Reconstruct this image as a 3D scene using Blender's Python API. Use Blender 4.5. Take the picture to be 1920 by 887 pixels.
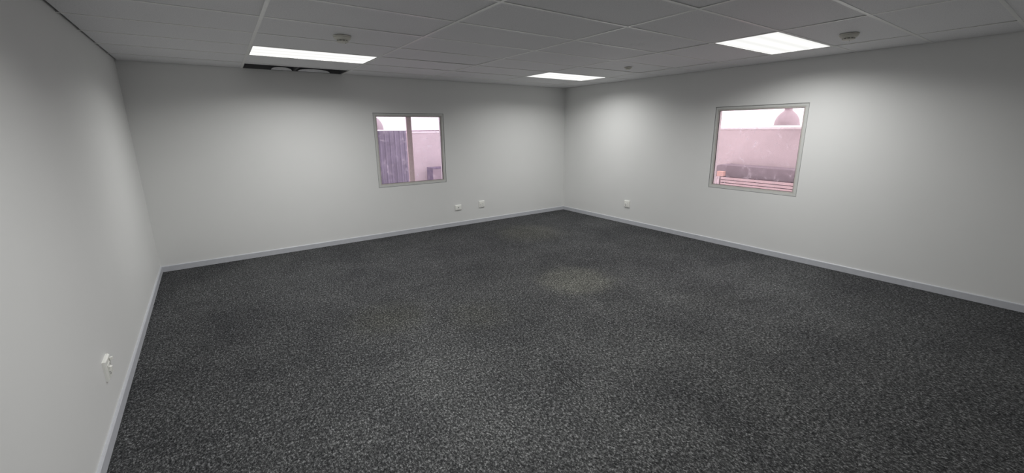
import bpy, bmesh, math, random
from mathutils import Vector, Matrix

for o in list(bpy.data.objects):
    bpy.data.objects.remove(o)
scene = bpy.context.scene
C = scene.collection
random.seed(7)

# ------------------------------------------------------------------ camera
def make_camera():
    f, yaw, pit, rol = 770.9, 0.6154, 0.2340, -0.0097
    fw = Vector((math.sin(yaw) * math.cos(pit), math.cos(yaw) * math.cos(pit), -math.sin(pit)))
    r = Vector((math.cos(yaw), -math.sin(yaw), 0))
    u = r.cross(fw)
    c, s = math.cos(rol), math.sin(rol)
    r2 = r * c + u * s
    u2 = u * c - r * s
    cam = bpy.data.cameras.new('camera')
    cam.sensor_width = 36
    cam.sensor_fit = 'HORIZONTAL'
    cam.lens = f / 1920 * 36
    cam.shift_x = -8.51 / 1920
    cam.shift_y = -18.70 / 1920
    cam.clip_start = 0.02
    ob = bpy.data.objects.new('camera', cam)
    C.objects.link(ob)
    m = Matrix((r2, u2, -fw)).transposed().to_4x4()
    m.translation = (0, 0, 1.6848)
    ob.matrix_world = m
    scene.camera = ob
make_camera()

# ------------------------------------------------------------------ light and exposure
LAMP = 1.02          # radiance of the diffuser panels as seen from the side
LAMP_WATT = 27.0     # light each ceiling fitting throws downwards
LAMP_SPREAD = 156.0  # its prismatic diffuser cuts off flat angles (degrees)
SKY = 2.1           # bright overcast sky outside the windows
w = bpy.data.worlds.new('overcast_sky')
scene.world = w
w.use_nodes = True
w.node_tree.nodes['Background'].inputs[0].default_value = (0.96, 0.98, 1.0, 1)
w.node_tree.nodes['Background'].inputs[1].default_value = SKY
vs = scene.view_settings
vs.view_transform = 'Standard'
vs.look = 'None'
vs.gamma = 1
vs.exposure = 0.0
vs.use_curve_mapping = False

# ------------------------------------------------------------------ dimensions (metres)
H = 2.456                    # ceiling height
YB = 6.468                   # back wall
XR = 5.800                   # right wall
YF = -0.55                   # wall behind the camera
LA = 0.0223                  # the left wall is slightly out of square
def xl(y): return -0.8027 + (YB - y) * LA
GX0, GY0 = 0.365, 5.961      # ceiling grid: main tees every 1.2, cross tees every 0.6
LX = [GX0 + 1.2 * k for k in range(5)]
MY = [GY0 - 0.6 * k for k in range(11)]

# ------------------------------------------------------------------ materials
def srgb(r, g, b):
    f = lambda c: (c / 255 / 12.92) if c / 255 <= 0.04045 else ((c / 255 + 0.055) / 1.055) ** 2.4
    return (f(r), f(g), f(b), 1)

class NT:
    def __init__(self, name):
        self.m = bpy.data.materials.new(name)
        self.m.use_nodes = True
        self.t = self.m.node_tree
        self.n = self.t.nodes
        self.b = self.n['Principled BSDF']
        self.out = self.n['Material Output']
    def add(self, typ, **kw):
        nd = self.n.new(typ)
        for k, v in kw.items():
            if k.startswith('i_'):
                nd.inputs[k[2:].replace('_', ' ')].default_value = v
            else:
                setattr(nd, k, v)
        return nd
    def link(self, a, b): self.t.links.new(a, b)
    def noise(self, vec, scale, detail=2, rough=0.5, dist=0.0):
        nd = self.add('ShaderNodeTexNoise')
        nd.inputs['Scale'].default_value = scale
        nd.inputs['Detail'].default_value = detail
        nd.inputs['Roughness'].default_value = rough
        nd.inputs['Distortion'].default_value = dist
        self.link(vec, nd.inputs['Vector'])
        return nd.outputs['Fac']
    def ramp(self, fac, stops):
        nd = self.add('ShaderNodeValToRGB')
        el = nd.color_ramp.elements
        while len(el) < len(stops): el.new(0.5)
        for e, (p, c) in zip(el, stops):
            e.position = p
            e.color = c if len(c) == 4 else (*c, 1)
        self.link(fac, nd.inputs[0])
        return nd.outputs[0]
    def math(self, op, a, b=None, clamp=False):
        nd = self.add('ShaderNodeMath', operation=op, use_clamp=clamp)
        for i, v in enumerate((a, b)):
            if v is None: continue
            if isinstance(v, (int, float)): nd.inputs[i].default_value = v
            else: self.link(v, nd.inputs[i])
        return nd.outputs[0]
    def mix(self, fac, a, b, blend='MIX'):
        nd = self.add('ShaderNodeMix', data_type='RGBA', blend_type=blend)
        for i, v in ((0, fac), (6, a), (7, b)):
            if isinstance(v, (int, float, tuple)): nd.inputs[i].default_value = v
            else: self.link(v, nd.inputs[i])
        return nd.outputs[2]
    def pos(self):
        return self.add('ShaderNodeNewGeometry').outputs['Position']
    def mapping(self, vec, scale=(1, 1, 1), loc=(0, 0, 0), rot=(0, 0, 0)):
        nd = self.add('ShaderNodeMapping')
        nd.inputs['Scale'].default_value = scale
        nd.inputs['Location'].default_value = loc
        nd.inputs['Rotation'].default_value = rot
        self.link(vec, nd.inputs['Vector'])
        return nd.outputs[0]
    def bump(self, h, strength, dist):
        nd = self.add('ShaderNodeBump')
        nd.inputs['Strength'].default_value = strength
        nd.inputs['Distance'].default_value = dist
        self.link(h, nd.inputs['Height'])
        self.link(nd.outputs[0], self.b.inputs['Normal'])
    def blob(self, x, y, r, soft, nz, amp):
        """soft round patch on a horizontal surface, outline broken up by noise"""
        p = self.pos()
        d = self.add('ShaderNodeVectorMath', operation='DISTANCE')
        pz = self.mapping(p, (1, 1, 0))
        self.link(pz, d.inputs[0])
        d.inputs[1].default_value = (x, y, 0)
        q = self.math('ADD', d.outputs['Value'], self.math('MULTIPLY', self.math('SUBTRACT', nz, 0.5), amp))
        mr = self.add('ShaderNodeMapRange', interpolation_type='SMOOTHSTEP')
        self.link(q, mr.inputs['Value'])
        mr.inputs['From Min'].default_value = r + soft
        mr.inputs['From Max'].default_value = r - soft
        return mr.outputs[0]

def simple(name, col, rough=0.6, metallic=0.0, var=0.06, scale=30.0, bump=0.0):
    t = NT(name)
    p = t.pos()
    n = t.noise(p, scale, 3)
    c = t.ramp(n, [(0.3, tuple(v * (1 - var) for v in col[:3])), (0.7, tuple(min(1, v * (1 + var)) for v in col[:3]))])
    t.link(c, t.b.inputs['Base Color'])
    t.b.inputs['Roughness'].default_value = rough
    t.b.inputs['Metallic'].default_value = metallic
    if bump: t.bump(n, bump, 0.002)
    return t.m

def wall_paint():
    t = NT('wall_paint')
    p = t.pos()
    big = t.noise(p, 0.9, 3, 0.5)
    c = t.ramp(big, [(0.3, (0.815, 0.82, 0.81)), (0.7, (0.845, 0.848, 0.838))])
    t.link(c, t.b.inputs['Base Color'])
    t.b.inputs['Roughness'].default_value = 0.55
    t.b.inputs['Specular IOR Level'].default_value = 0.25
    fine = t.noise(p, 420, 2)
    t.bump(fine, 0.08, 0.0006)
    return t.m

def tile_mat():
    t = NT('ceiling_tile_board')
    p = t.pos()
    fine = t.noise(p, 150, 4, 0.85)
    mid = t.noise(p, 40, 3, 0.6)
    c = t.ramp(fine, [(0.34, (0.72, 0.72, 0.735)), (0.5, (0.86, 0.86, 0.875)), (0.66, (0.95, 0.95, 0.96))])
    nz = t.noise(p, 22, 4, 0.7)
    sc = t.ramp(nz, [(0.50, (0, 0, 0)), (0.66, (1, 1, 1))])
    m1 = t.math('MULTIPLY', t.blob(3.10, 2.98, 0.10, 0.10, nz, 0.2), sc)
    m2 = t.math('MULTIPLY', t.blob(3.42, 2.80, 0.07, 0.07, nz, 0.2), sc)
    m = t.math('MULTIPLY', t.math('ADD', m1, m2, True), 0.45)
    c2 = t.mix(m, c, (0.12, 0.12, 0.12, 1))
    t.link(c2, t.b.inputs['Base Color'])
    t.b.inputs['Roughness'].default_value = 0.6
    t.b.inputs['Specular IOR Level'].default_value = 0.5
    t.bump(t.math('ADD', fine, mid), 0.2, 0.001)
    return t.m

def carpet():
    t = NT('carpet')
    p = t.pos()
    fib = t.noise(t.mapping(p, (1.25, 0.8, 1)), 62, 5, 0.9)
    vo = t.add('ShaderNodeTexVoronoi')
    vo.inputs['Scale'].default_value = 1.0
    t.link(t.mapping(p, (230, 125, 100), rot=(0, 0, 0.0)), vo.inputs['Vector'])
    sv = t.add('ShaderNodeSeparateColor')
    t.link(vo.outputs['Color'], sv.inputs[0])
    vo2 = t.add('ShaderNodeTexVoronoi')
    vo2.inputs['Scale'].default_value = 1.0
    t.link(t.mapping(p, (110, 75, 100), rot=(0, 0, -0.6)), vo2.inputs['Vector'])
    sv2 = t.add('ShaderNodeSeparateColor')
    t.link(vo2.outputs['Color'], sv2.inputs[0])
    mixv = t.math('ADD', t.math('MULTIPLY', fib, 0.83), t.math('MULTIPLY', sv.outputs[0], 0.105))
    mixv = t.math('ADD', mixv, t.math('MULTIPLY', sv2.outputs[0], 0.065))
    c = t.ramp(mixv, [(0.36, (0.009, 0.0095, 0.0105)), (0.45, (0.038, 0.039, 0.0405)), (0.54, (0.095, 0.097, 0.099)), (0.64, (0.38, 0.385, 0.39))])
    sp = t.add('ShaderNodeSeparateXYZ')
    t.link(p, sp.inputs[0])
    big = t.noise(p, 1.3, 6, 0.66, 0.4)
    mott = t.ramp(big, [(0.32, (0.74, 0.74, 0.755)), (0.5, (0.95, 0.95, 0.95)), (0.70, (1.17, 1.17, 1.155))])
    c = t.mix(1.0, c, mott, 'MULTIPLY')
    nz = t.noise(p, 5, 4, 0.7)
    pale = t.blob(3.10, 3.22, 0.39, 0.18, nz, 0.32)  # paler, slightly yellow round patch in the carpet colour
    c = t.mix(t.math('MULTIPLY', pale, 0.9), c, t.mix(1.0, c, (1.62, 1.6, 1.43, 1), 'MULTIPLY'))
    for (x, y, r, s, k, col) in ((1.05, 3.55, 0.28, 0.22, 0.8, (1.08, 1.07, 0.95, 1)), (1.75, 3.1, 0.25, 0.2, 0.6, (1.1, 1.09, 0.98, 1)),
                                 (4.0, 5.3, 0.5, 0.3, 0.6, (1.2, 1.17, 1.0, 1)), (3.9, 2.0, 0.3, 0.25, 0.7, (0.72, 0.72, 0.72, 1)),
                                 (1.5, 2.2, 0.35, 0.3, 0.7, (0.75, 0.75, 0.76, 1))):
        c = t.mix(t.math('MULTIPLY', t.blob(x, y, r, s, nz, 0.3), k), c, t.mix(1.0, c, col, 'MULTIPLY'))
    # light falloff painted into the colour: paler mid-room, darker towards the walls
    floor_light = t.blob(2.3, 1.7, 2.0, 1.3, t.noise(p, 0.8, 3, 0.6), 1.6)
    c = t.mix(floor_light, t.mix(1.0, c, (0.80, 0.80, 0.81, 1), 'MULTIPLY'), t.mix(1.0, c, (1.08, 1.08, 1.07, 1), 'MULTIPLY'))
    # two short creases in the pile
    for x, y, ln in ((2.05, 2.80, 0.22), (1.742, 1.87, 0.16)):
        dx = t.math('ABSOLUTE', t.math('SUBTRACT', sp.outputs[0], t.math('ADD', t.math('MULTIPLY', t.math('SUBTRACT', sp.outputs[1], y), 0.09), x)))
        dy = t.math('ABSOLUTE', t.math('SUBTRACT', sp.outputs[1], y))
        k = t.math('MULTIPLY', t.math('LESS_THAN', dx, 0.005), t.math('LESS_THAN', dy, ln))
        c = t.mix(t.math('MULTIPLY', k, 0.5), c, (0.02, 0.02, 0.02, 1))
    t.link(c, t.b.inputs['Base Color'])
    t.b.inputs['Roughness'].default_value = 0.95
    t.b.inputs['Specular IOR Level'].default_value = 0.1
    t.bump(mixv, 0.25, 0.003)
    return t.m

def glass(name, tint, seed):
    t = NT(name)
    t.n.remove(t.b)
    p = t.mapping(t.pos(), loc=(seed, seed * 1.7, 0))
    tr = t.add('ShaderNodeBsdfTransparent')
    tr.inputs[0].default_value = tint
    gl = t.add('ShaderNodeBsdfGlossy')
    gl.inputs['Roughness'].default_value = 0.03
    lw = t.add('ShaderNodeFresnel')
    lw.inputs['IOR'].default_value = 1.3
    m1 = t.add('ShaderNodeMixShader')
    t.link(lw.outputs[0], m1.inputs[0])
    t.link(tr.outputs[0], m1.inputs[1])
    t.link(gl.outputs[0], m1.inputs[2])
    # smears of the peeling tint film
    n1 = t.noise(p, 2.4, 5, 0.6, 2.6)
    n2 = t.noise(p, 7.0, 4, 0.65, 1.6)
    s1 = t.ramp(n1, [(0.47, (0, 0, 0)), (0.5, (1, 1, 1)), (0.53, (0.15, 0.15, 0.15))])
    s2 = t.ramp(n2, [(0.5, (0, 0, 0)), (0.72, (1, 1, 1))])
    k = t.math('ADD', t.math('MULTIPLY', t.math('MULTIPLY', s1, s2), 0.42), t.math('MULTIPLY', n2, 0.09), True)
    tl = t.add('ShaderNodeBsdfTranslucent')
    tl.inputs[0].default_value = (0.86, 0.78, 0.84, 1)
    m2 = t.add('ShaderNodeMixShader')
    t.link(k, m2.inputs[0])
    t.link(m1.outputs[0], m2.inputs[1])
    t.link(tl.outputs[0], m2.inputs[2])
    t.link(m2.outputs[0], t.out.inputs['Surface'])
    return t.m

def diffuser_mat():
    """prismatic diffuser, lit by tubes running along the fitting"""
    t = NT('lit_diffuser')
    t.n.remove(t.b)
    tc = t.add('ShaderNodeTexCoord')
    sx = t.add('ShaderNodeSeparateXYZ')
    t.link(tc.outputs['Object'], sx.inputs[0])
    # three tubes at y = -0.18, 0, 0.18
    wv = t.math('COSINE', t.math('MULTIPLY', sx.outputs[1], 2 * math.pi / 0.18))
    st = t.math('MULTIPLY', t.math('ADD', t.math('MULTIPLY', wv, 0.09), 1.0), LAMP)
    em = t.add('ShaderNodeEmission')
    em.inputs[0].default_value = (1.0, 1.0, 0.975, 1)
    t.link(st, em.inputs[1])
    t.link(em.outputs[0], t.out.inputs['Surface'])
    return t.m

M = {
    'wall': wall_paint(), 'tile': tile_mat(), 'carpet': carpet(), 'diffuser': diffuser_mat(),
    'tee': simple('tee_paint', (0.93, 0.93, 0.915), 0.28, 0.0, 0.03),
    'slab': simple('plenum_concrete', (0.10, 0.10, 0.10), 0.9),
    'skirting': simple('skirting_grey', srgb(203, 205, 211), 0.45, 0.0, 0.03),
    'frame': simple('window_frame_paint', srgb(212, 213, 210), 0.45, 0.0, 0.03),
    'sash': simple('sash_paint', srgb(200, 195, 190), 0.45, 0.0, 0.03),
    'gasket': simple('gasket_rubber', srgb(62, 58, 62), 0.6),
    'seal': simple('sealing_strip_grey', srgb(132, 132, 134), 0.6),
    'mullion': simple('mullion_paint', srgb(232, 206, 212), 0.4),
    'glass_back': glass('tinted_glass_back', (0.96, 0.87, 0.935, 1), 3.0),
    'glass_right': glass('tinted_glass_right', (0.99, 0.885, 0.92, 1), 9.0),
    'socket': simple('socket_plastic', srgb(252, 252, 247), 0.3, 0.0, 0.02),
    'hole': simple('socket_hole', srgb(45, 45, 45), 0.7),
    'detector': simple('detector_plastic', srgb(228, 226, 216), 0.45, 0.0, 0.03),
    'chamber': simple('detector_slots', srgb(150, 149, 144), 0.6),
    'housing': simple('lamp_housing', (0.75, 0.75, 0.74), 0.5),
    'vent_dark': simple('vent_black', (0.12, 0.12, 0.125), 0.7),
    'vent_blade': simple('vent_aluminium', (0.85, 0.85, 0.87), 0.35, 0.0),
    'outer_wall': simple('outer_plaster', (0.66, 0.60, 0.60), 0.85, 0.0, 0.05, 3.0),
    'coping': simple('coping_white', (0.95, 0.92, 0.92), 0.6),
    'coping_cap': simple('coping_cap_dark', (0.16, 0.09, 0.11), 0.6),
    'concrete': simple('yard_concrete', (0.55, 0.53, 0.52), 0.9, 0.0, 0.12, 8.0),
    'sheet': simple('corrugated_steel', (0.245, 0.235, 0.30), 0.55, 0.2, 0.14, 6.0),
    'ledge': simple('dark_ledge', (0.27, 0.245, 0.265), 0.85, 0.0, 0.1, 9.0),
    'slat': simple('pale_slat', (0.66, 0.54, 0.53), 0.7, 0.0, 0.06, 12.0),
    'slat_post': simple('slat_post_dark', (0.14, 0.11, 0.12), 0.8),
    'post': simple('pale_post', (0.80, 0.72, 0.74), 0.6),
    'carton': simple('peach_carton', (0.74, 0.49, 0.41), 0.8),
    'crate': simple('crate_mauve', (0.33, 0.28, 0.31), 0.8, 0.0, 0.12, 20.0),
    'crate_dark': simple('crate_dark', (0.15, 0.12, 0.19), 0.8),
    'bell': simple('bell_reflector', (0.42, 0.37, 0.38), 0.4, 0.3),
    'steel': simple('beam_steel', (0.35, 0.34, 0.34), 0.6, 0.3),
}

# ------------------------------------------------------------------ helpers
def box(bm, x0, x1, y0, y1, z0, z1):
    v = [bm.verts.new(p) for p in ((x0, y0, z0), (x1, y0, z0), (x1, y1, z0), (x0, y1, z0),
                                   (x0, y0, z1), (x1, y0, z1), (x1, y1, z1), (x0, y1, z1))]
    for f in ((3, 2, 1, 0), (4, 5, 6, 7), (0, 1, 5, 4), (1, 2, 6, 5), (2, 3, 7, 6), (3, 0, 4, 7)):
        bm.faces.new([v[i] for i in f])

def prism(bm, pts, z0, z1):
    """vertical prism over a counter-clockwise polygon in plan"""
    a = [bm.verts.new((x, y, z0)) for x, y in pts]
    b = [bm.verts.new((x, y, z1)) for x, y in pts]
    bm.faces.new(a[::-1]); bm.faces.new(b)
    n = len(pts)
    for i in range(n):
        j = (i + 1) % n
        bm.faces.new((a[i], a[j], b[j], b[i]))

def lathe(bm, prof, seg=32):
    """surface of revolution about z; prof is a list of (radius, z)"""
    rings = []
    for r, z in prof:
        if r < 1e-6:
            rings.append([bm.verts.new((0, 0, z))])
        else:
            rings.append([bm.verts.new((r * math.cos(2 * math.pi * i / seg), r * math.sin(2 * math.pi * i / seg), z)) for i in range(seg)])
    for A, B in zip(rings, rings[1:]):
        for i in range(seg):
            j = (i + 1) % seg
            if len(A) == 1 and len(B) == 1: continue
            if len(A) == 1: bm.faces.new((A[0], B[j], B[i]))
            elif len(B) == 1: bm.faces.new((A[i], A[j], B[0]))
            else: bm.faces.new((A[i], A[j], B[j], B[i]))

def mesh(name, bm, mat, bevel=0.0, smooth=False, seg=2):
    bmesh.ops.recalc_face_normals(bm, faces=bm.faces)
    if bevel:
        bmesh.ops.bevel(bm, geom=list(bm.edges), offset=bevel, segments=seg, affect='EDGES', profile=0.7)
    me = bpy.data.meshes.new(name)
    bm.to_mesh(me)
    bm.free()
    me.materials.append(M[mat])
    if smooth:
        for p in me.polygons: p.use_smooth = True
        me.set_sharp_from_angle(angle=math.radians(35))
    return me

def link(name, me, parent=None, loc=(0, 0, 0), rot=(0, 0, 0)):
    o = bpy.data.objects.new(name, me)
    C.objects.link(o)
    o.location = loc
    o.rotation_euler = rot
    if parent: o.parent = parent
    return o

def part(name, mat, parent, fn, bevel=0.0, smooth=False, loc=(0, 0, 0), rot=(0, 0, 0)):
    bm = bmesh.new()
    fn(bm)
    return link(name, mesh(name, bm, mat, bevel, smooth), parent, loc, rot)

def tag(o, label, cat, group=None, kind=None):
    o['label'] = label
    o['category'] = cat
    if group: o['group'] = group
    if kind: o['kind'] = kind
    return o

def thing(name, label, cat, loc=(0, 0, 0), rot=(0, 0, 0), group=None, kind=None):
    return tag(link(name, None, None, loc, rot), label, cat, group, kind)

# ------------------------------------------------------------------ the room shell
TW = 0.12                    # wall thickness
TOP = H + 0.40
WIN_B = (1.945, 3.106, 0.798, 1.936)     # opening in the back wall: x0 x1 z0 z1
WIN_R = (2.134, 3.294, 0.816, 1.953)     # opening in the right wall: y0 y1 z0 z1

def f_floor(bm):
    prism(bm, [(xl(YF), YF), (XR, YF), (XR, YB), (xl(YB), YB)], -0.06, 0.0)
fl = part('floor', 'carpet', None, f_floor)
tag(fl, 'dark charcoal ribbed carpet floor with pale round patch', 'floor', kind='structure')

def f_wb(bm):
    a, b, z0, z1 = WIN_B
    X0, X1 = xl(YB) - TW, XR + TW
    box(bm, X0, a, YB, YB + TW, 0, TOP); box(bm, b, X1, YB, YB + TW, 0, TOP)
    box(bm, a, b, YB, YB + TW, 0, z0); box(bm, a, b, YB, YB + TW, z1, TOP)
tag(part('wall_back', 'wall', None, f_wb), 'light grey painted back wall with divided window', 'wall', kind='structure')

def f_wr(bm):
    a, b, z0, z1 = WIN_R
    box(bm, XR, XR + TW, YF - TW, a, 0, TOP); box(bm, XR, XR + TW, b, YB, 0, TOP)
    box(bm, XR, XR + TW, a, b, 0, z0); box(bm, XR, XR + TW, a, b, z1, TOP)
tag(part('wall_right', 'wall', None, f_wr), 'light grey painted right wall with single pane window', 'wall', kind='structure')

def f_wl(bm):
    prism(bm, [(xl(YF) - TW, YF - TW), (xl(YF - TW), YF - TW), (xl(YB), YB), (xl(YB) - TW, YB)], 0, TOP)
tag(part('wall_left', 'wall', None, f_wl), 'light grey painted left wall with one low socket', 'wall', kind='structure')

def f_wf(bm):
    box(bm, xl(YF), XR, YF - TW, YF, 0, TOP)
tag(part('wall_front', 'wall', None, f_wf), 'light grey painted wall behind the camera', 'wall', kind='structure')

# skirting boards
BH, BT = 0.072, 0.014
def skirting(bm, L):
    """board of length L along +x, front towards -y, chamfered top edge"""
    prof = [(0, 0), (-BT, 0), (-BT, BH - 0.007), (-BT + 0.005, BH), (0, BH)]
    a = [bm.verts.new((0, y, z)) for y, z in prof]
    b = [bm.verts.new((L, y, z)) for y, z in prof]
    bm.faces.new(a); bm.faces.new(b[::-1])
    for i in range(5):
        j = (i + 1) % 5
        bm.faces.new((a[i], a[j], b[j], b[i]))
tag(part('baseboard_back', 'skirting', None, lambda bm: skirting(bm, XR - xl(YB)), loc=(xl(YB), YB, 0)),
    'grey skirting board along the back wall', 'baseboard', kind='structure')
tag(part('baseboard_right', 'skirting', None, lambda bm: skirting(bm, YB - YF - BT), loc=(XR, YB - BT, 0), rot=(0, 0, -math.pi / 2)),
    'grey skirting board along the right wall', 'baseboard', kind='structure')
tag(part('baseboard_left', 'skirting', None, lambda bm: skirting(bm, (YB - YF - BT) / math.cos(LA)), loc=(xl(YF), YF, 0), rot=(0, 0, math.pi / 2 + LA)),
    'grey skirting board along the left wall', 'baseboard', kind='structure')

# ------------------------------------------------------------------ suspended ceiling
ceil = part('ceiling', 'slab', None, lambda bm: box(bm, xl(YB) - TW, XR + TW, YF - TW, YB + TW, TOP, TOP + 0.1))
tag(ceil, 'suspended ceiling of large grey tiles in pale metal grid', 'ceiling', kind='structure')

LIGHTS = [(0, 1), (3, 1), (3, 6), (0, 6)]     # (bay, row): fitting between LX[bay..bay+1], MY[row+1..row]
GAP_L, GAP_W = 0.018, 0.008                   # shadow gaps along the left and the other walls
T0, TT = H + 0.003, 0.012                     # tiles lie on the tee flanges
full = None
for bi in range(-1, 5):
    for ri in range(-1, 11):
        y1 = YB - GAP_W if ri == -1 else MY[ri] - 0.002
        y0 = MY[ri + 1] + 0.002 if ri < 10 else YF + GAP_W
        if y0 >= y1: continue
        if (bi, ri) in LIGHTS: continue
        if (bi, ri) == (0, -1): y1 = 6.045    # the vent takes the rest of this bay
        x0 = LX[bi] + 0.002 if bi >= 0 else None
        x1 = LX[bi + 1] - 0.002 if bi < 4 else XR - GAP_W
        if bi >= 0 and bi < 4 and 0 <= ri < 10:
            if full is None:
                bm = bmesh.new(); box(bm, -0.598, 0.598, -0.298, 0.298, 0, TT); full = mesh('ceiling_tile', bm, 'tile')
            o = link('ceiling_tile', full, ceil, ((x0 + x1) / 2, (y0 + y1) / 2, T0))
            tilt = 0.004
        else:
            bm = bmesh.new()
            if x0 is None:
                pts = [(xl(y0) + GAP_L, y0), (x1, y0), (x1, y1), (xl(y1) + GAP_L, y1)]
            else:
                pts = [(x0, y0), (x1, y0), (x1, y1), (x0, y1)]
            cx = sum(q[0] for q in pts) / 4; cy = sum(q[1] for q in pts) / 4
            prism(bm, [(a - cx, b - cy) for a, b in pts], 0, TT)
            o = link('ceiling_tile', mesh('ceiling_tile', bm, 'tile'), ceil, (cx, cy, T0))
            tilt = 0.002
        # boards sit a little unevenly on the flanges
        a, b = random.uniform(-tilt, tilt), random.uniform(-tilt, tilt) * 0.5
        o.rotation_euler = (a, b, 0)
        o.location.z += abs(a) * 0.25 + abs(b) * 0.5
TFL = 0.012
for k, x in enumerate(LX):
    y1 = YB
    def f(bm):
        box(bm, -TFL, TFL, YF, y1, H, H + 0.003)
        box(bm, -0.001, 0.001, YF, y1, H + 0.003, H + 0.035)
    part('main_tee', 'tee', ceil, f, loc=(x, 0, 0))
bm = bmesh.new()
box(bm, -0.6 + TFL, 0.6 - TFL, -TFL, TFL, H, H + 0.003)
box(bm, -0.6 + TFL, 0.6 - TFL, -0.001, 0.001, H + 0.003, H + 0.035)
ct = mesh('cross_tee', bm, 'tee')
for k, y in enumerate(MY):
    for bi in range(4):
        link('cross_tee', ct, ceil, (LX[bi] + 0.6, y, 0))
    for x0, x1 in ((xl(y), LX[0] - TFL), (LX[4] + TFL, XR)):
        part('cross_tee', 'tee', ceil, lambda bm: box(bm, x0, x1, -TFL, TFL, H, H + 0.003), loc=(0, y, 0))

# ------------------------------------------------------------------ ceiling lights
def ceiling_light(bay, row, label, level=1.0):
    cx, cy = LX[bay] + 0.6, MY[row] - 0.3
    t = thing('ceiling_light', label, 'ceiling light', (cx, cy, H), group='recessed rectangular ceiling lights')
    a, b, r = 0.586, 0.286, 0.010
    def body(bm):
        box(bm, -a, a, -b, b, 0.085, 0.09)
        box(bm, -a, -a + .002, -b, b, 0.006, 0.085); box(bm, a - .002, a, -b, b, 0.006, 0.085)
        box(bm, -a + .002, a - .002, -b, -b + .002, 0.006, 0.085); box(bm, -a + .002, a - .002, b - .002, b, 0.006, 0.085)
    part('housing', 'housing', t, body)
    def rim(bm):
        box(bm, -a, a, -b, -b + r, 0.003, 0.006); box(bm, -a, a, b - r, b, 0.003, 0.006)
        box(bm, -a, -a + r, -b + r, b - r, 0.003, 0.006); box(bm, a - r, a, -b + r, b - r, 0.003, 0.006)
    part('frame', 'housing', t, rim)
    part('diffuser', 'diffuser', t, lambda bm: box(bm, -a + r, a - r, -b + r, b - r, 0.0045, 0.0075))
    ld = bpy.data.lights.new('tube_light', 'AREA')
    ld.shape = 'RECTANGLE'
    ld.size, ld.size_y = 2 * (a - r), 2 * (b - r)
    ld.energy = LAMP_WATT * level
    ld.color = (1.0, 1.0, 0.98)
    ld.spread = math.radians(LAMP_SPREAD)
    link('tube_light', ld, t, (0, 0, 0.004))
ceiling_light(0, 1, 'bright rectangular ceiling light panel in front of the dark air vent')
ceiling_light(3, 1, 'bright ceiling light panel nearest the far corner of the room', 0.83)
ceiling_light(3, 6, 'bright ceiling light panel beside the right wall above the single window')
ceiling_light(0, 6, 'bright ceiling light panel closest to the left wall and the camera')

# ------------------------------------------------------------------ air vent by the back wall
def air_vent():
    x0, x1, y0, y1 = LX[0] + 0.014, LX[1] - 0.03, 6.05, YB - 0.010
    cx, cy = (x0 + x1) / 2, (y0 + y1) / 2
    hx, hy = (x1 - x0) / 2, (y1 - y0) / 2
    t = thing('air_vent', 'dark recessed slot vent in the ceiling against the back wall', 'vent', (cx, cy, H))
    def boxf(bm):
        box(bm, -hx, hx, -hy, hy, 0.16, 0.165)
        box(bm, -hx, -hx + .003, -hy, hy, 0.0, 0.16); box(bm, hx - .003, hx, -hy, hy, 0.0, 0.16)
        box(bm, -hx + .003, hx - .003, -hy, -hy + .003, 0.0, 0.16); box(bm, -hx + .003, hx - .003, hy - .003, hy, 0.0, 0.16)
    part('plenum_box', 'vent_dark', t, boxf)
    part('divider', 'vent_dark', t, lambda bm: box(bm, -0.012, 0.012, -hy + .004, hy - .004, 0.006, 0.12))
    for a, b in ((-0.27, -0.03), (0.04, 0.44)):
        def blade(bm):
            # curved deflector: a shallow shell that tapers towards its rounded ends
            n, m, c0, hw = 6, 16, (a + b) / 2, (b - a) / 2
            top, bot = [], []
            for i in range(m + 1):
                u = -1 + 2 * i / m
                d = 0.006 + 0.048 * math.sqrt(max(0.0, 1 - u * u))
                r0, r1 = [], []
                for k in range(n + 1):
                    q = k / n
                    y = hy - 0.008 - d * (1 - q)
                    z = 0.003 + 0.030 * ((1 - q) ** 1.4) * d / 0.054
                    r0.append(bm.verts.new((c0 + hw * u, y, z + 0.002))); r1.append(bm.verts.new((c0 + hw * u, y, z)))
                top.append(r0); bot.append(r1)
            for i in range(m):
                for k in range(n):
                    bm.faces.new((top[i][k], top[i + 1][k], top[i + 1][k + 1], top[i][k + 1]))
                    bm.faces.new((bot[i][k], bot[i][k + 1], bot[i + 1][k + 1], bot[i + 1][k]))
                for k in (0, n):
                    bm.faces.new((top[i][k], top[i + 1][k], bot[i + 1][k], bot[i][k]))
            for i in (0, m):
                for k in range(n):
                    bm.faces.new((top[i][k], top[i][k + 1], bot[i][k + 1], bot[i][k]))
        part('blade', 'vent_blade', t, blade, smooth=True)
air_vent()

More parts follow.
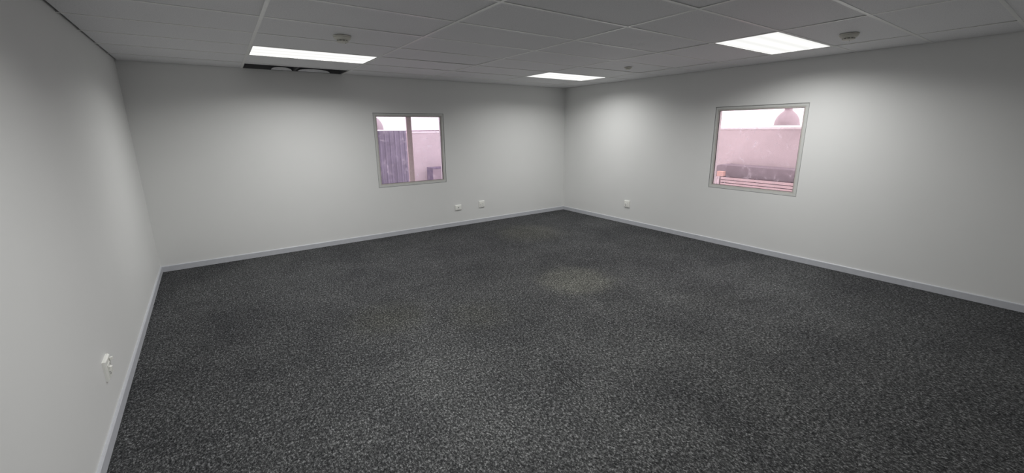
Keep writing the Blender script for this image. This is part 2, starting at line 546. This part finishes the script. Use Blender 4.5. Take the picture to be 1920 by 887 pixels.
# ------------------------------------------------------------------ smoke detectors
def smoke_detector(x, y, s, label, hs=1.0):
    t = thing('smoke_detector', label, 'smoke detector', (x, y, H), group='smoke detectors on the ceiling')
    part('base', 'detector', t, lambda bm: lathe(bm, [(0, 0), (.066 * s, 0), (.068 * s, -.004), (.066 * s, -.010 * hs), (0, -.010 * hs)]), smooth=True)
    part('body', 'detector', t, lambda bm: lathe(bm, [(0, -.012 * hs), (.064 * s, -.012 * hs), (.062 * s, -.020 * hs), (.052 * s, -.031 * hs), (.046 * s, -.033 * hs), (0, -.033 * hs)]), smooth=True)
    part('sensing_chamber', 'chamber', t, lambda bm: lathe(bm, [(0, -.033 * hs), (.040 * s, -.033 * hs), (.038 * s, -.042 * hs), (0, -.042 * hs)]), smooth=True)
    bm = bmesh.new(); box(bm, .037 * s, .043 * s, -.003, .003, -.043 * hs, -.032 * hs)
    rm = mesh('rib', bm, 'detector')
    for i in range(10):
        link('rib', rm, t, rot=(0, 0, i * math.pi / 5))
    part('cap', 'detector', t, lambda bm: lathe(bm, [(0, -.042 * hs), (.044 * s, -.042 * hs), (.043 * s, -.047 * hs), (.034 * s, -.051 * hs), (0, -.052 * hs)]), smooth=True)
    part('indicator', 'hole', t, lambda bm: lathe(bm, [(0, 0), (.003, 0), (.003, -.002), (0, -.003)], 10), loc=(.024 * s, 0, -.0515 * hs))
smoke_detector(0.975, 3.90, 1.06, 'round cream smoke detector in front of the light by the vent')
smoke_detector(4.60, 1.47, 1.06, 'round cream smoke detector beside the light near the right wall')
smoke_detector(4.54, 3.84, 0.74, 'smallest shallow round detector between the two lights on the right', 0.55)

# ------------------------------------------------------------------ windows
def ring(bm, x0, x1, z0, z1, wd, y0, y1):
    """rectangular frame in the xz plane, bar width wd, from y0 to y1"""
    box(bm, x0, x1, y0, y1, z0, z0 + wd); box(bm, x0, x1, y0, y1, z1 - wd, z1)
    box(bm, x0, x0 + wd, y0, y1, z0 + wd, z1 - wd); box(bm, x1 - wd, x1, y0, y1, z0 + wd, z1 - wd)

def window(name, label, wdt, hgt, loc, rz, glassmat, mull):
    """local frame: x along the wall, +y out of the room, z up from the sill"""
    t = thing(name, label, 'window', loc, (0, 0, rz), kind='structure')
    # set a little back in the wall: sealing strip, frame, then the sash with its glass
    part('sealing_strip', 'seal', t, lambda bm: ring(bm, 0.0005, wdt - 0.0005, 0.0005, hgt - 0.0005, 0.0055, 0.0085, 0.030))
    fr = part('window_frame', 'frame', t, lambda bm: ring(bm, 0.0065, wdt - 0.0065, 0.0065, hgt - 0.0065, 0.030, 0.007, TW - 0.002), bevel=0.003)
    sash = part('sash', 'sash', t, lambda bm: ring(bm, 0.037, wdt - 0.037, 0.037, hgt - 0.037, 0.016, 0.012, 0.044), bevel=0.0025)
    part('gasket', 'gasket', sash, lambda bm: ring(bm, 0.0535, wdt - 0.0535, 0.0535, hgt - 0.0535, 0.0035, 0.018, 0.032))
    a, b = 0.0555, wdt - 0.0555
    spans = [(a, b)]
    if mull:
        spans = [(a, mull[0] - 0.001), (mull[1] + 0.001, b)]
        mu = part('mullion', 'mullion', t, lambda bm: box(bm, mull[0], mull[1] - 0.03, 0.012, 0.044, 0.0575, hgt - 0.0575), bevel=0.003)
        part('meeting_rail', 'mullion', mu, lambda bm: box(bm, mull[1] - 0.0295, mull[1], 0.018, 0.044, 0.0575, hgt - 0.0575), bevel=0.003)
    for p0, p1 in spans:
        part('pane', glassmat, t, lambda bm: box(bm, p0, p1, 0.023, 0.027, 0.0555, hgt - 0.0555))
    return t
a, b, z0, z1 = WIN_B
window('window_1', 'grey framed window with centre mullion and pink tinted panes in back wall', b - a, z1 - z0, (a, YB, z0), 0, 'glass_back', (2.466 - a, 2.549 - a))
a, b, z0, z1 = WIN_R
window('window_2', 'grey framed single pane window with pink tinted glass in right wall', b - a, z1 - z0, (XR, b, z0), -math.pi / 2, 'glass_right', None)

# ------------------------------------------------------------------ sockets; local x along wall, -y into the room
def plate(bm, wd, hg, d):
    """tapered cover plate"""
    k = 0.006
    A = [bm.verts.new((sx * wd / 2, 0, sz * hg / 2)) for sx, sz in ((-1, -1), (1, -1), (1, 1), (-1, 1))]
    B = [bm.verts.new((sx * wd / 2, -d * .55, sz * hg / 2)) for sx, sz in ((-1, -1), (1, -1), (1, 1), (-1, 1))]
    D = [bm.verts.new((sx * (wd / 2 - k), -d, sz * (hg / 2 - k))) for sx, sz in ((-1, -1), (1, -1), (1, 1), (-1, 1))]
    bm.faces.new(A); bm.faces.new(D[::-1])
    for P, Q in ((A, B), (B, D)):
        for i in range(4):
            j = (i + 1) % 4
            bm.faces.new((P[i], P[j], Q[j], Q[i]))

def wall_socket(loc, rz, label, switch_up=0.006, wd=0.118, hg=0.120):
    t = thing('wall_socket', label, 'wall socket', loc, (0, 0, rz), group='white square switched wall sockets')
    part('cover_plate', 'socket', t, lambda bm: plate(bm, wd, hg, 0.016))
    part('socket_face', 'socket', t, lambda bm: box(bm, -.045, .045, -.0185, -.0162, -.042, .030), bevel=0.001)
    bm = bmesh.new()
    prof = [(0, .0), (.0055, 0), (.0055, -.0015), (0, -.0015)]
    lathe(bm, prof, 12)
    hm = mesh('pin_hole', bm, 'hole')
    for px, pz in ((0.021, 0.012), (0.011, -0.020), (0.033, -0.020)):
        link('pin_hole', hm, t, (px, -.0185, pz), (math.pi / 2, 0, 0))
    for px, pz in ((-0.026, 0.002),):
        part('switch', 'socket', t, lambda bm: box(bm, -.010, .010, -switch_up, 0, -.014, .014), bevel=0.002, loc=(px, -.0187, pz), rot=(0.12, 0, 0))
        part('switch_gap', 'hole', t, lambda bm: box(bm, -.012, .012, -.0006, 0, -.017, -.0150), loc=(px, -.0187, pz))
    part('small_socket', 'hole', t, lambda bm: box(bm, -.034, -.012, -.0195, -.0187, -.033, -.030))
    return t
wall_socket((3.786, YB, 0.338), 0, 'white square wall socket on back wall near the corner')
wall_socket((XR, 4.768, 0.356), -math.pi / 2, 'white square wall socket low on the right wall')
ls = wall_socket((xl(3.17), 3.17, 0.337), math.pi / 2 + LA, 'white wall socket with raised switches on the left wall', 0.013, 0.128, 0.122)
part('switch', 'socket', ls, lambda bm: box(bm, -.008, .008, -.014, 0, -.009, .009), bevel=0.002, loc=(.030, -.0187, .040))

def cable_outlet(loc):
    t = thing('cable_outlet', 'white low cable outlet plate with one dark centre hole on back wall', 'cable outlet', loc)
    part('cover_plate', 'socket', t, lambda bm: plate(bm, 0.122, 0.088, 0.018))
    part('face', 'socket', t, lambda bm: box(bm, -.046, .046, -.0205, -.0182, -.030, .026), bevel=0.001)
    part('hole', 'hole', t, lambda bm: lathe(bm, [(0, 0), (.009, 0), (.009, -.0012), (0, -.0012)], 16), loc=(0, -.0206, 0), rot=(math.pi / 2, 0, 0))
cable_outlet((3.305, YB, 0.329))

# ------------------------------------------------------------------ outside the windows: a narrow yard behind the office
OX, OY, OZ = 8.80, 9.468, 1.655
tag(part('floor_yard', 'concrete', None, lambda bm: (box(bm, XR + TW, OX + .2, -3, OY + .2, -0.10, -0.02), box(bm, -2, XR + TW, YB + TW, OY + .2, -0.10, -0.02))),
    'pale concrete ground outside the two windows', 'ground', kind='structure')
ow = part('wall_yard_right', 'outer_wall', None, lambda bm: box(bm, OX, OX + .2, -3, OY, -0.02, OZ - .03))
tag(ow, 'pale pink plastered wall seen through the right window', 'wall', kind='structure')
part('coping', 'coping', ow, lambda bm: box(bm, OX - .015, OX + .215, -3, OY, OZ - .03, OZ + .005))
ob = part('wall_yard_back', 'outer_wall', None, lambda bm: box(bm, -2, OX + .2, OY, OY + .2, -0.02, OZ - .05))
tag(ob, 'pale pink plastered wall seen through the back window', 'wall', kind='structure')
part('coping', 'coping', ob, lambda bm: box(bm, -2, OX + .2, OY - .015, OY + .215, OZ - .05, OZ - .012))
part('coping_cap', 'coping_cap', ob, lambda bm: box(bm, -2, OX + .2, OY - .01, OY + .21, OZ - .012, OZ + .010))

# dark corrugated sheet standing against the far wall
def f_sheet(bm):
    x0, x1, pitch, dep = 2.30, 3.59, 0.115, 0.030
    pts = []
    x = x0
    while x < x1 - 1e-6:
        for dx, d in ((0, 0), (.055, 0), (.070, -dep), (.100, -dep)):
            if x + dx <= x1: pts.append((x + dx, d))
        x += pitch
    lo = [[bm.verts.new((px, OY - .022 + d - k, z)) for z in (-0.02, 1.662)] for k in (0, 0.0015) for px, d in pts]
    n = len(pts)
    for i in range(n - 1):
        bm.faces.new((lo[i][0], lo[i + 1][0], lo[i + 1][1], lo[i][1]))
        j = n + i
        bm.faces.new((lo[j + 1][0], lo[j][0], lo[j][1], lo[j + 1][1]))
        bm.faces.new((lo[i][1], lo[i + 1][1], lo[j + 1][1], lo[j][1]))
        bm.faces.new((lo[i][0], lo[i + 1][0], lo[j + 1][0], lo[j][0]))
    for i in (0, n - 1):
        bm.faces.new((lo[i][0], lo[i][1], lo[n + i][1], lo[n + i][0]))
tag(part('corrugated_sheet', 'sheet', None, f_sheet), 'dark mauve corrugated sheet behind the left pane of back window', 'metal sheet')

# crate at the foot of the far wall
t = thing('storage_crate', 'dark mauve crate behind lower right of back window', 'crate', (4.257, 9.17, -0.02))
part('body', 'crate', t, lambda bm: box(bm, -.27, .27, -.17, .17, 0, .80), bevel=0.006)
part('lid', 'crate_dark', t, lambda bm: box(bm, -.275, .275, -.175, .175, .80, .822), bevel=0.004)
part('side_panel', 'crate_dark', t, lambda bm: box(bm, -.276, -.2705, -.165, .165, .02, .795))

# ledge, slatted panel, post and carton outside the right window
def f_ledge(bm):
    pts = [(4.60, -0.02), (4.60, 0.895), (4.50, 0.93), (4.40, 0.925), (2.4, 0.905), (2.4, -0.02)]
    a = [bm.verts.new((8.30, y, z)) for y, z in pts]; b = [bm.verts.new((8.72, y, z)) for y, z in pts]
    bm.faces.new(a); bm.faces.new(b[::-1])
    for i in range(len(pts)):
        j = (i + 1) % len(pts)
        bm.faces.new((a[i], a[j], b[j], b[i]))
tag(part('low_ledge', 'ledge', None, f_ledge, bevel=0.008), 'long dark grey ledge with sloped end outside the right window', 'ledge')
t = thing('slatted_panel', 'low pale pink panel of horizontal slats outside the right window', 'slatted panel', (8.10, 3.4, -0.02))
bm = bmesh.new(); box(bm, 0, 0.022, -0.94, 0.955, 0, 0.043); sm = mesh('slat', bm, 'slat')
z = 0.742 - 0.062
while z > 0.0:
    link('slat', sm, t, (0, 0, z))
    z -= 0.057
bm = bmesh.new(); box(bm, 0.023, 0.075, -0.03, 0.03, 0, 0.745); pm = mesh('support_post', bm, 'slat_post')
for y in (-0.88, -0.25, 0.35, 0.925):
    link('support_post', pm, t, (0, y, 0))
part('backing_board', 'slat_post', t, lambda bm: box(bm, 0.076, 0.09, -0.94, 0.955, 0, 0.735))
t = thing('short_post', 'short pale boxed post at left end of the slatted panel', 'post', (8.15, 4.46, -0.02))
part('post_body', 'post', t, lambda bm: box(bm, -.05, .05, -.022, .075, 0, .715), bevel=0.004)
part('side_strip', 'post', t, lambda bm: box(bm, -.04, .04, -.07, -.026, 0, .735), bevel=0.003)
t = thing('carton', 'small peach carton standing on the short pale post', 'carton', (8.15, 4.385, 0.7155))
part('carton_body', 'carton', t, lambda bm: box(bm, -.045, .045, -.068, .062, 0.0, .085), bevel=0.003)
part('flap', 'carton', t, lambda bm: box(bm, -.047, .047, -.07, .064, .0855, .096), bevel=0.002)

# two bell shaped lamps hung from steel beams that jut out over the yard
def bell_lamp(x, y, z, zbeam, label, s=1.0):
    t = thing('bell_lamp', label, 'hanging lamp', (x, y, z), group='bell lamps hanging outside the windows')
    outer = [(.215, 0), (.213, .035), (.204, .085), (.186, .135), (.156, .185), (.118, .228), (.085, .255), (.070, .275)]
    prof = [(r * s, h * s) for r, h in outer]
    part('reflector', 'bell', t, lambda bm: lathe(bm, prof + [(r - .004, h - .003 if h > .01 else h) for r, h in prof[::-1]] + [prof[0]], 40), smooth=True)
    part('rim', 'bell', t, lambda bm: lathe(bm, [(.212 * s, -.006), (.221 * s, -.006), (.221 * s, .008), (.212 * s, .008), (.212 * s, -.006)], 40))
    part('gear_housing', 'bell', t, lambda bm: lathe(bm, [(0, .27 * s), (.066 * s, .27 * s), (.068 * s, .33 * s), (.062 * s, .43 * s), (.03 * s, .45 * s), (0, .45 * s)], 28), smooth=True)
    part('bulb', 'socket', t, lambda bm: lathe(bm, [(0, .05), (.03, .06), (.045, .10), (.04, .15), (.022, .20), (.02, .26), (0, .26)], 20), smooth=True)
    part('hanging_rod', 'steel', t, lambda bm: lathe(bm, [(0, .45 * s), (.008, .45 * s), (.008, zbeam - z), (0, zbeam - z)], 10))
def beam(p0, p1, label):
    d = Vector(p1) - Vector(p0)
    L = d.length
    def f(bm):
        box(bm, 0, L, -.05, .05, 0, .008); box(bm, 0, L, -.05, .05, .112, .12); box(bm, 0, L, -.003, .003, .008, .112)
    tag(part('steel_beam', 'steel', None, f, loc=p0, rot=(0, 0, math.atan2(d.y, d.x))), label, 'beam')
ROOF = TOP + 0.1
bell_lamp(8.50, 3.450, 1.700, ROOF, 'grey bell shaped lamp hanging outside the right window', 0.94)
bell_lamp(2.752, 9.20, 1.690, ROOF, 'grey bell shaped lamp behind top left of back window')
beam((4.4, 3.450, ROOF), (8.62, 3.450, ROOF), 'steel beam carrying the bell lamp outside the right window')
beam((2.752, 5.2, ROOF), (2.752, 9.32, ROOF), 'steel beam carrying the bell lamp outside the back window')
